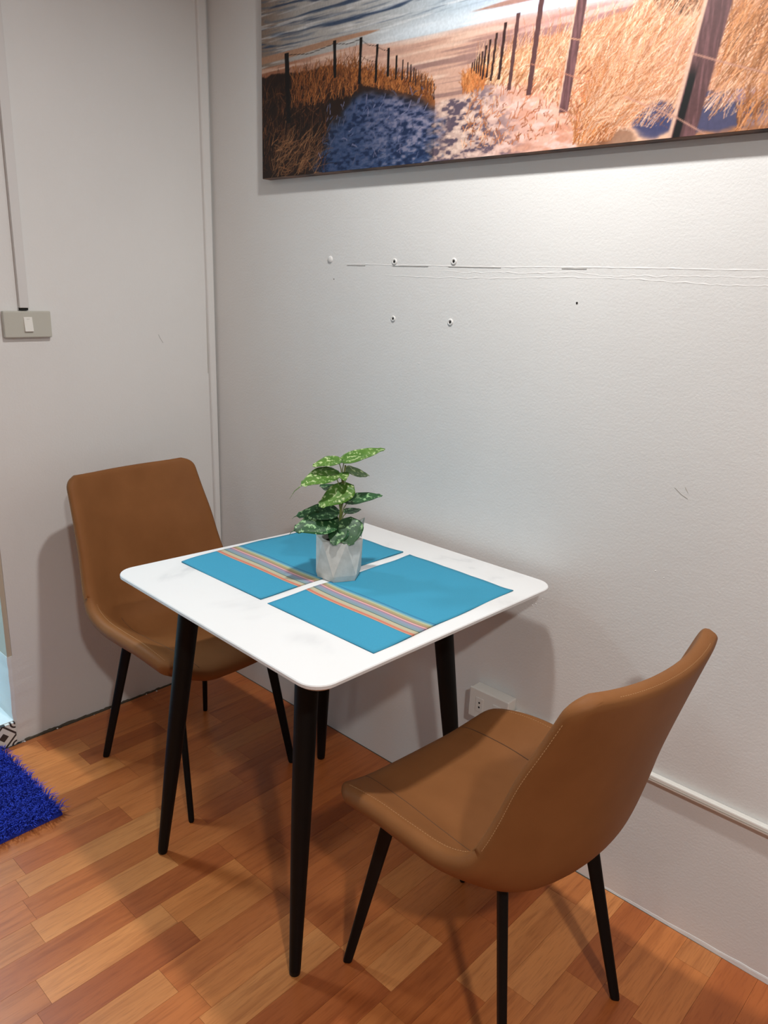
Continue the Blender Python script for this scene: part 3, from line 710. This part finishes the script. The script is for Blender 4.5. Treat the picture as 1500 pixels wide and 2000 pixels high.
# ------------------------------------------------------------------ canvas print of a dune path
CX0, CZ0, CW, CH, CT = .300, 1.689, 1.64, .60, .030
art = thing('canvas_print', 'wide canvas print of a sandy dune path between fence posts leading to the sea', 'wall art', (CX0, 0, CZ0))
def painting():
    rs = np.random.RandomState(5); res = .002
    W, H = int(CW/res), int(CH/res)
    # picture coordinates: u to the right, v up, in metres from a point 1 cm left of the lower left corner
    U, Vv = np.meshgrid((np.arange(W)+.5)*res+.010, (np.arange(H)+.5)*res)
    def vn(sx, sy, seed, oct=3):
        r = np.random.RandomState(seed); out = np.zeros((H, W)); amp = 1; tot = 0
        for o in range(oct):
            gx, gy = int(CW/sx*2**o)+3, int(CH/sy*2**o)+3; g = r.rand(gy, gx)
            x = U/sx*2**o; y = Vv/sy*2**o; xi = np.clip(x.astype(int), 0, gx-2); yi = np.clip(y.astype(int), 0, gy-2); fx = np.clip(x-xi, 0, 1); fy = np.clip(y-yi, 0, 1)
            fx = fx*fx*(3-2*fx); fy = fy*fy*(3-2*fy)
            out += amp*(g[yi, xi]*(1-fx)*(1-fy)+g[yi, xi+1]*fx*(1-fy)+g[yi+1, xi]*(1-fx)*fy+g[yi+1, xi+1]*fx*fy); tot += amp; amp *= .5
        return out/tot
    I = np.zeros((H, W, 3))
    sm = lambda a, b, x: np.clip((x-a)/(b-a), 0, 1)**2*(3-2*np.clip((x-a)/(b-a), 0, 1))
    mixc = lambda A, col, k: A*(1-k[..., None])+np.array(col)*k[..., None]
    # sky
    I[:] = (.86, .72, .62); I = mixc(I, (.45, .60, .78), sm(.50, .60, Vv))
    # sea: long swell lines
    sea = sm(.505, .495, Vv)
    base = np.ones((H, W, 3))*np.array((.70, .68, .66)); base = mixc(base, (.74, .82, .88), sm(.25, .9, U)); base = mixc(base, (.50, .42, .36), sm(.20, .0, U)*.8)
    wob = vn(.30, .03, 3)*.030; ph = (Vv+wob+.022*np.sin(U*4))*2*np.pi
    l1 = sm(.55, .95, np.sin(ph/.021)*.5+.5)*sm(.44, .62, vn(.22, .012, 9)); l2 = sm(.45, .95, np.sin(ph/.0117+1)*.5+.5)*sm(.46, .66, vn(.14, .007, 12))
    base = mixc(base, (.20, .26, .36), l1*.9*sm(.305, .34, Vv)); base = mixc(base, (.36, .41, .48), l2*.6*sm(.30, .33, Vv)); base = mixc(base, (.92, .92, .92), sm(.58, .75, vn(.12, .006, 15))*.5)
    I = mixc(I, (0, 0, 0), sea)+base*sea[..., None]
    # sand flats below the shore line
    shore = np.interp(U, [0, .2, .42, .475, .64, .85, 1.04, 1.3, 1.7], [.287, .289, .288, .277, .273, .271, .262, .25, .245])
    sand = np.ones((H, W, 3))*np.array((.80, .63, .55)); sand = mixc(sand, (.58, .36, .25), sm(.35, .0, U)*.9); sand = mixc(sand, (.58, .45, .42), sm(.45, .62, vn(.28, .010, 21, 4))*sm(.28, .22, Vv)*.9); sand = mixc(sand, (.90, .77, .69), sm(.52, .70, vn(.20, .012, 23))*.7)
    k = sm(0, .004, shore-Vv); I = I*(1-k[..., None])+sand*k[..., None]
    # bright shallows above the shore and the sand bar
    I = mixc(I, (.86, .90, .93), sm(.030, .0, np.abs(Vv-shore-.012))*sm(.35, .62, U)*.8)
    barc = np.interp(U, [0, .16, .32, .475], [.305, .306, .309, .308]); barw = np.interp(U, [0, .16, .3, .42, .476, .48], [.010, .010, .008, .006, .001, -.01])
    I = mixc(I, (.68, .52, .42), sm(.0, .003, barw-np.abs(Vv-barc))); 
    tp = np.interp(U, [.70, .73, .82, 1.1, 1.7], [-.02, .001, .006, .014, .02]); I = mixc(I, (.66, .52, .46), sm(0, .003, tp-np.abs(Vv-.296)))
    # left dune
    top = np.interp(U, [0, .16, .32, .405, .50, .60, .651, .66], [.270, .262, .258, .236, .206, .177, .136, -.05])+(vn(.03, .03, 31)-.5)*.016
    k = sm(0, .006, top-Vv); du = np.ones((H, W, 3))*np.array((.17, .11, .08))
    du = mixc(du, (.60, .36, .20), sm(.05, .0, top-Vv)*sm(.15, .40, U)); I = I*(1-k[..., None])+du*k[..., None]
    # blue shadow sand on the left, pale path, warm sand on the right
    ledge = np.interp(Vv, [0, .05, .11, .16, .20, .21], [.20, .225, .27, .34, .40, .60])+(vn(.03, .02, 41)-.5)*.05; btop = np.interp(U, [.2, .40, .52, .65, .66], [.20, .192, .165, .125, .12])+(vn(.03, .03, 44)-.5)*.02
    redge = np.interp(Vv, [0, .06, .11, .136], [.66, .672, .662, .655])
    blue = np.ones((H, W, 3))*np.array((.20, .27, .41)); t = vn(.016, .0065, 51, 4); blue = mixc(blue, (.36, .38, .50), sm(.30, .62, U)*sm(.0, .09, Vv)); blue = mixc(blue, (.56, .54, .62), sm(.50, .72, t)*(.20+.70*sm(.36, .64, U))); blue = mixc(blue, (.11, .16, .28), sm(.50, .32, t)*.9); blue = mixc(blue, (.16, .14, .15), sm(.08, 0, U-ledge)*.75)
    k = sm(-.01, .05, U-ledge)*sm(-.005, .028, btop-Vv)*sm(.034, -.034, U-redge+(vn(.018, .009, 47)-.5)*.09); I = I*(1-k[..., None])+blue*k[..., None]
    pth = np.interp(U, [.63, .648, .727, .76, .9, 1.7], [.10, .136, .134, .14, .16, .16]); t = vn(.020, .0085, 61, 3)
    pa = np.ones((H, W, 3))*np.array((.78, .66, .61)); pa = mixc(pa, (.88, .71, .60), sm(.76, .95, U)); pa = mixc(pa, (.36, .31, .36), sm(.50, .36, t)*sm(.96, .80, U+Vv*.6)); pa = mixc(pa, (.93, .82, .75), sm(.56, .70, t)*.7)
    pa = mixc(pa, (.76, .52, .38), sm(.50, .66, vn(.05, .02, 66))*sm(.80, .96, U)*.6)
    k = sm(-.030, .030, U-redge+(vn(.018, .009, 47)-.5)*.09)*sm(0, .010, pth-Vv)*sm(.60, .62, U); I = I*(1-k[..., None])+pa*k[..., None]
    # right dune of blown grass
    rtop = np.interp(U, [.715, .73, .758, .857, .931, 1.035, 1.129, 1.148, 1.25, 1.7], [.05, .160, .185, .205, .219, .226, .240, .26, .34, .42])+(vn(.03, .03, 71)-.5)*.014
    rbot = np.interp(U, [.715, .78, .85, .93, 1.0, 1.02, 1.04, 1.7], [.145, .150, .135, .118, .075, .03, -.02, -.02])+(vn(.03, .03, 73)-.5)*.02
    gr = np.ones((H, W, 3))*np.array((.76, .56, .41)); gr = mixc(gr, (.88, .73, .58), sm(.42, .66, vn(.10, .05, 75))); gr = mixc(gr, (.62, .42, .33), sm(.02, .10, Vv-.10)*sm(1.14, 1.22, U)*sm(1.29, 1.24, U)*sm(.18, .15, Vv)); gr = mixc(gr, (.54, .34, .19), sm(.46, .32, vn(.06, .05, 77))*.6)
    k = sm(0, .008, rtop-Vv)*sm(0, .015, Vv-rbot)*sm(.712, .73, U); I = I*(1-k[..., None])+gr*k[..., None]
    # dark hollow near the top right, shadowed sand at the lower right
    def blob(cu, cv, au, av, col, kk, seed):
        nonlocal I
        d = ((U-cu)/au)**2+((Vv-cv)/av)**2+(vn(.03, .02, seed)-.5)*.9; I = mixc(I, col, sm(1, .45, d)*kk)
    blob(1.225, .240, .060, .042, (.22, .16, .10), .85, 81); blob(1.31, .036, .15, .040, (.27, .29, .40), .95, 83); blob(1.20, .036, .055, .034, (.25, .27, .39), .95, 84); blob(1.12, .010, .045, .018, (.30, .19, .12), .45, 85); blob(1.36, .058, .045, .012, (.66, .54, .55), .8, 86); blob(1.40, .016, .05, .012, (.68, .55, .48), .7, 87)
    blob(1.60, .06, .14, .05, (.27, .28, .36), .7, 88)
    # strokes
    def strokes(n, pu, pv, ang, length, cols, seed, wmax=1, curve=.3):
        r = np.random.RandomState(seed); u, v = pu(r, n), pv(r, n)
        a = ang[0]+r.randn(n)*ang[1]; L = length[0]+r.rand(n)*length[1]; ci = r.randint(len(cols), size=n); cv = r.randn(n)*curve
        cc = np.array(cols)[ci]*(.8+.4*r.rand(n, 1))
        for f in np.linspace(0, 1, 36):
            x = u+np.cos(a+cv*f)*L*f; y = v+np.sin(a+cv*f)*L*f; xi = ((x-.010)/res).astype(int); yi = (y/res).astype(int)
            ok = (xi >= 0) & (xi < W) & (yi >= 0) & (yi < H); al = (.62*(1-.45*f))
            I[yi[ok], xi[ok]] = I[yi[ok], xi[ok]]*(1-al)+cc[ok]*al
    G1 = [(.56, .33, .18), (.68, .43, .24), (.44, .24, .12), (.32, .18, .10)]
    strokes(900, lambda r, n: r.rand(n)*.28, lambda r, n: r.rand(n)*.23, (R(75), .5), (.015, .04), [(.34, .20, .12), (.46, .29, .18), (.14, .09, .07), (.10, .07, .06), (.09, .07, .06)], 101)
    strokes(450, lambda r, n: .14+r.rand(n)*.26, lambda r, n: .17+r.rand(n)*.075, (R(80), .35), (.015, .035), G1+[(.62, .36, .18)], 102)
    uu = {}
    def along(r, n): uu['u'] = .36+r.rand(n)*.285; return uu['u']
    strokes(700, along, lambda r, n: np.interp(uu['u'], [.36, .405, .50, .60, .645], [.195, .195, .172, .148, .128])+r.rand(n)*.03, (R(85), .35), (.010, .022), G1+[(.66, .40, .20)], 103)
    strokes(160, lambda r, n: .05+r.rand(n)*.20, lambda r, n: r.rand(n)*.10, (R(35), .5), (.03, .04), [(.62, .44, .30), (.50, .34, .23)], 104)
    strokes(110, lambda r, n: .26+r.rand(n)*.36, lambda r, n: .01+r.rand(n)*.15, (R(60), .8), (.008, .016), [(.42, .42, .52), (.30, .33, .44)], 105)
    def ra(r, n): uu['u'] = .735+r.rand(n)**.8*.90; return uu['u']
    G2 = [(.82, .64, .48), (.89, .74, .58), (.72, .50, .32), (.93, .81, .67), (.64, .42, .25), (.84, .64, .47)]
    def rv(r, n):
        lo = np.interp(uu['u'], [.735, .78, .85, .93, .99, 1.03, 1.7], [.150, .150, .135, .110, .075, .02, .03]); hi = np.interp(uu['u'], [.735, .857, 1.035, 1.129, 1.25, 1.7], [.160, .185, .205, .215, .32, .40]); return lo+r.rand(n)*(hi-lo)
    strokes(4200, ra, rv, (R(58), .16), (.020, .060), G2, 106)
    strokes(260, lambda r, n: .73+r.rand(n)*.06, lambda r, n: .135+r.rand(n)*.03, (R(85), .3), (.012, .02), [(.68, .40, .21), (.80, .53, .32), (.74, .45, .26)], 107)
    # the large tuft beside the third post
    strokes(1100, lambda r, n: 1.025+r.rand(n)*.085, lambda r, n: .006+r.rand(n)*.03, (R(66), .24), (.05, .10), G2+[(.72, .44, .22), (.80, .54, .30), (.50, .28, .13), (.66, .38, .18)], 108)
    strokes(420, lambda r, n: 1.04+r.rand(n)*.10, lambda r, n: .03+r.rand(n)*.05, (R(48), .22), (.05, .09), G2+[(.62, .38, .20)], 109)
    strokes(650, lambda r, n: 1.30+r.rand(n)*.30, lambda r, n: .070+r.rand(n)*.11, (R(60), .22), (.04, .06), [(.70, .48, .27), (.58, .37, .20), (.82, .62, .42), (.42, .26, .13)], 110)
    strokes(110, lambda r, n: 1.350+r.rand(n)**1.5*.10, lambda r, n: .0+r.rand(n)*.03, (R(75), .22), (.03, .06), [(.74, .50, .28), (.82, .60, .38), (.54, .33, .16)], 111)
    strokes(320, lambda r, n: .74+r.rand(n)*.30, lambda r, n: .02+r.rand(n)*.12, (R(70), .7), (.006, .014), [(.70, .45, .30), (.60, .37, .24), (.88, .68, .54)], 112)
    # fence posts: top u, v, foot u, v, width, colour
    D1, D2, D3 = (.10, .08, .075), (.22, .15, .14), (.34, .24, .23)
    posts = [(.119, .309, .128, .137, .017, D1), (.308, .310, .311, .225, .011, D1), (.403, .302, .401, .199, .009, D1), (.460, .278, .457, .195, .0075, D1), (.498, .264, .498, .203, .007, D1), (.525, .244, .524, .192, .0055, D1), (.546, .231, .545, .189, .0045, D2), (.562, .223, .561, .188, .004, D2), (.572, .218, .571, .180, .004, D2), (.582, .210, .581, .176, .0035, D2), (.589, .206, .588, .171, .0035, D2), (.597, .201, .597, .170, .003, D2), (.607, .193, .607, .163, .003, D2), (.617, .187, .617, .160, .003, D2), (.627, .182, .627, .152, .003, D2), (.637, .172, .637, .144, .003, D2), (.646, .167, .648, .135, .0025, D2),
             (.754, .195, .753, .175, .003, D2), (.761, .201, .760, .178, .0035, D2), (.767, .206, .766, .172, .0035, D2), (.773, .210, .771, .170, .0035, D2), (.780, .213, .778, .166, .004, D2), (.789, .223, .784, .158, .005, D2), (.799, .233, .795, .160, .005, D2), (.815, .244, .807, .152, .006, D2), (.836, .260, .828, .152, .0075, D2), (.867, .272, .857, .128, .009, D3), (.925, .330, .908, .112, .012, D3), (1.022, .345, .994, .070, .024, D3), (1.318, .41, 1.249, -.02, .052, D3)]
    gn = vn(.004, .05, 91); 
    for u1, v1, u2, v2, wd, col in posts:
        f = (Vv-v2)/(v1-v2); c = u2+(u1-u2)*f; q = (U-c)/wd
        k = sm(.56, .46, np.abs(q))*((f >= 0) & (f <= 1)); pc = np.ones((H, W, 3))*np.array(col)
        if wd > .02:
            pc = mixc(pc, (.48, .35, .34), sm(.4, .75, gn)*.8); pc = mixc(pc, (.82, .70, .58), sm(-.33, -.40, q)); pc = mixc(pc, (.03, .02, .02), sm(-.34, -.30, q)*sm(-.02, -.10, q)*sm(.13, .09, Vv)*(1 if wd > .04 else 0))
        elif wd > .0055: pc = mixc(pc, (.34, .22, .19), sm(-.15, -.45, q)*.7*(0 if col == D1 else 1))
        I = I*(1-k[..., None])+pc*k[..., None]
    # wires
    def wire(pts, col, wd=.0011):
        nonlocal I
        xs = [p[0] for p in pts]; c = np.interp(U, xs, [p[1] for p in pts]); k = sm(wd*1.6, wd*.5, np.abs(Vv-c))*((U >= xs[0]) & (U <= xs[-1]))
        I = mixc(I, col, k*.8)
    wire([(1.252, .139), (1.32, .113), (1.391, .088), (1.64, -.005)], (.72, .56, .46), .0016); wire([(1.128, .084), (1.185, .058), (1.237, .036), (1.303, -.002)], (.74, .58, .48), .0016)
    wire([(.99, .206), (1.06, .186), (1.138, .17)], (.80, .62, .46)); wire([(.908, .171), (.98, .146), (1.05, .118)], (.72, .50, .38)); wire([(.978, .082), (1.0, .072), (1.03, .052)], (.8, .6, .5))
    wire([(.12, .305), (.21, .294), (.308, .303)], (.14, .10, .09), .0008); wire([(.308, .302), (.36, .294), (.403, .298)], (.14, .10, .09), .0008); wire([(.403, .296), (.43, .280), (.46, .274)], (.14, .10, .09), .0007); wire([(.46, .272), (.48, .262), (.498, .258)], (.14, .10, .09), .0006)
    wire([(.403, .262), (.43, .246), (.46, .240)], (.2, .13, .1), .0006)
    I[..., 1] *= 1-.05*sm(.70, .95, U)
    I *= (.93+.14*vn(.004, .004, 95))[..., None]
    return np.clip(I, 0, 1)
IMG = painting()
H_, W_ = IMG.shape[:2]
lin = np.clip(IMG**2.2*.88, 0, 1)
gx = np.linspace(.0016, CW-.0016, W_+1); gz = np.linspace(.0016, CH-.0016, H_+1)
GX, GZ = np.meshgrid(gx, gz); nvt = (W_+1)*(H_+1)
co = np.stack([GX.ravel(), np.full(nvt, -CT-.0004), GZ.ravel()], 1)
idx = np.arange(nvt).reshape(H_+1, W_+1)
quads = np.stack([idx[:-1, :-1], idx[:-1, 1:], idx[1:, 1:], idx[1:, :-1]], -1).reshape(-1, 4)
pm = bpy.data.meshes.new('print'); pm.vertices.add(nvt); pm.vertices.foreach_set('co', co.ravel())
nq = len(quads); pm.loops.add(nq*4); pm.loops.foreach_set('vertex_index', quads.ravel()); pm.polygons.add(nq); pm.polygons.foreach_set('loop_start', np.arange(nq)*4)
pm.update(calc_edges=True); pm.validate()
ca = pm.color_attributes.new('print', 'FLOAT_COLOR', 'POINT')
pad = np.concatenate([lin, lin[:, -1:]], 1); pad = np.concatenate([pad, pad[-1:]], 0)
pc = np.ones((nvt, 4), np.float32); pc[:, :3] = pad.reshape(-1, 3); ca.data.foreach_set('color', pc.ravel())
M_print = mat('canvas_print', (.5, .5, .5), .6, spec=.3); _n, _l, _b = NT(M_print)
at = N(M_print, 'ShaderNodeVertexColor'); at.layer_name = 'print'; _l.new(at.outputs[0], _b.inputs['Base Color']); bump(M_print, noise(M_print, 900, 1).outputs['Fac'], .12, .0004)
obj('print', pm, M_print, art)
M_wrap = mat('canvas_edge', (.10, .06, .045), .6); _n, _l, _b = NT(M_wrap)
_r = ramp(M_wrap, noise(M_wrap, 12, 4).outputs['Fac'], [(.35, (.035, .028, .03)), (.65, (.20, .11, .07))]); _l.new(_r.outputs[0], _b.inputs['Base Color'])
MB().box(0, CW, -CT, -.0006, 0, CH).build('stretched_canvas', M_wrap, art, bevel=.0018)
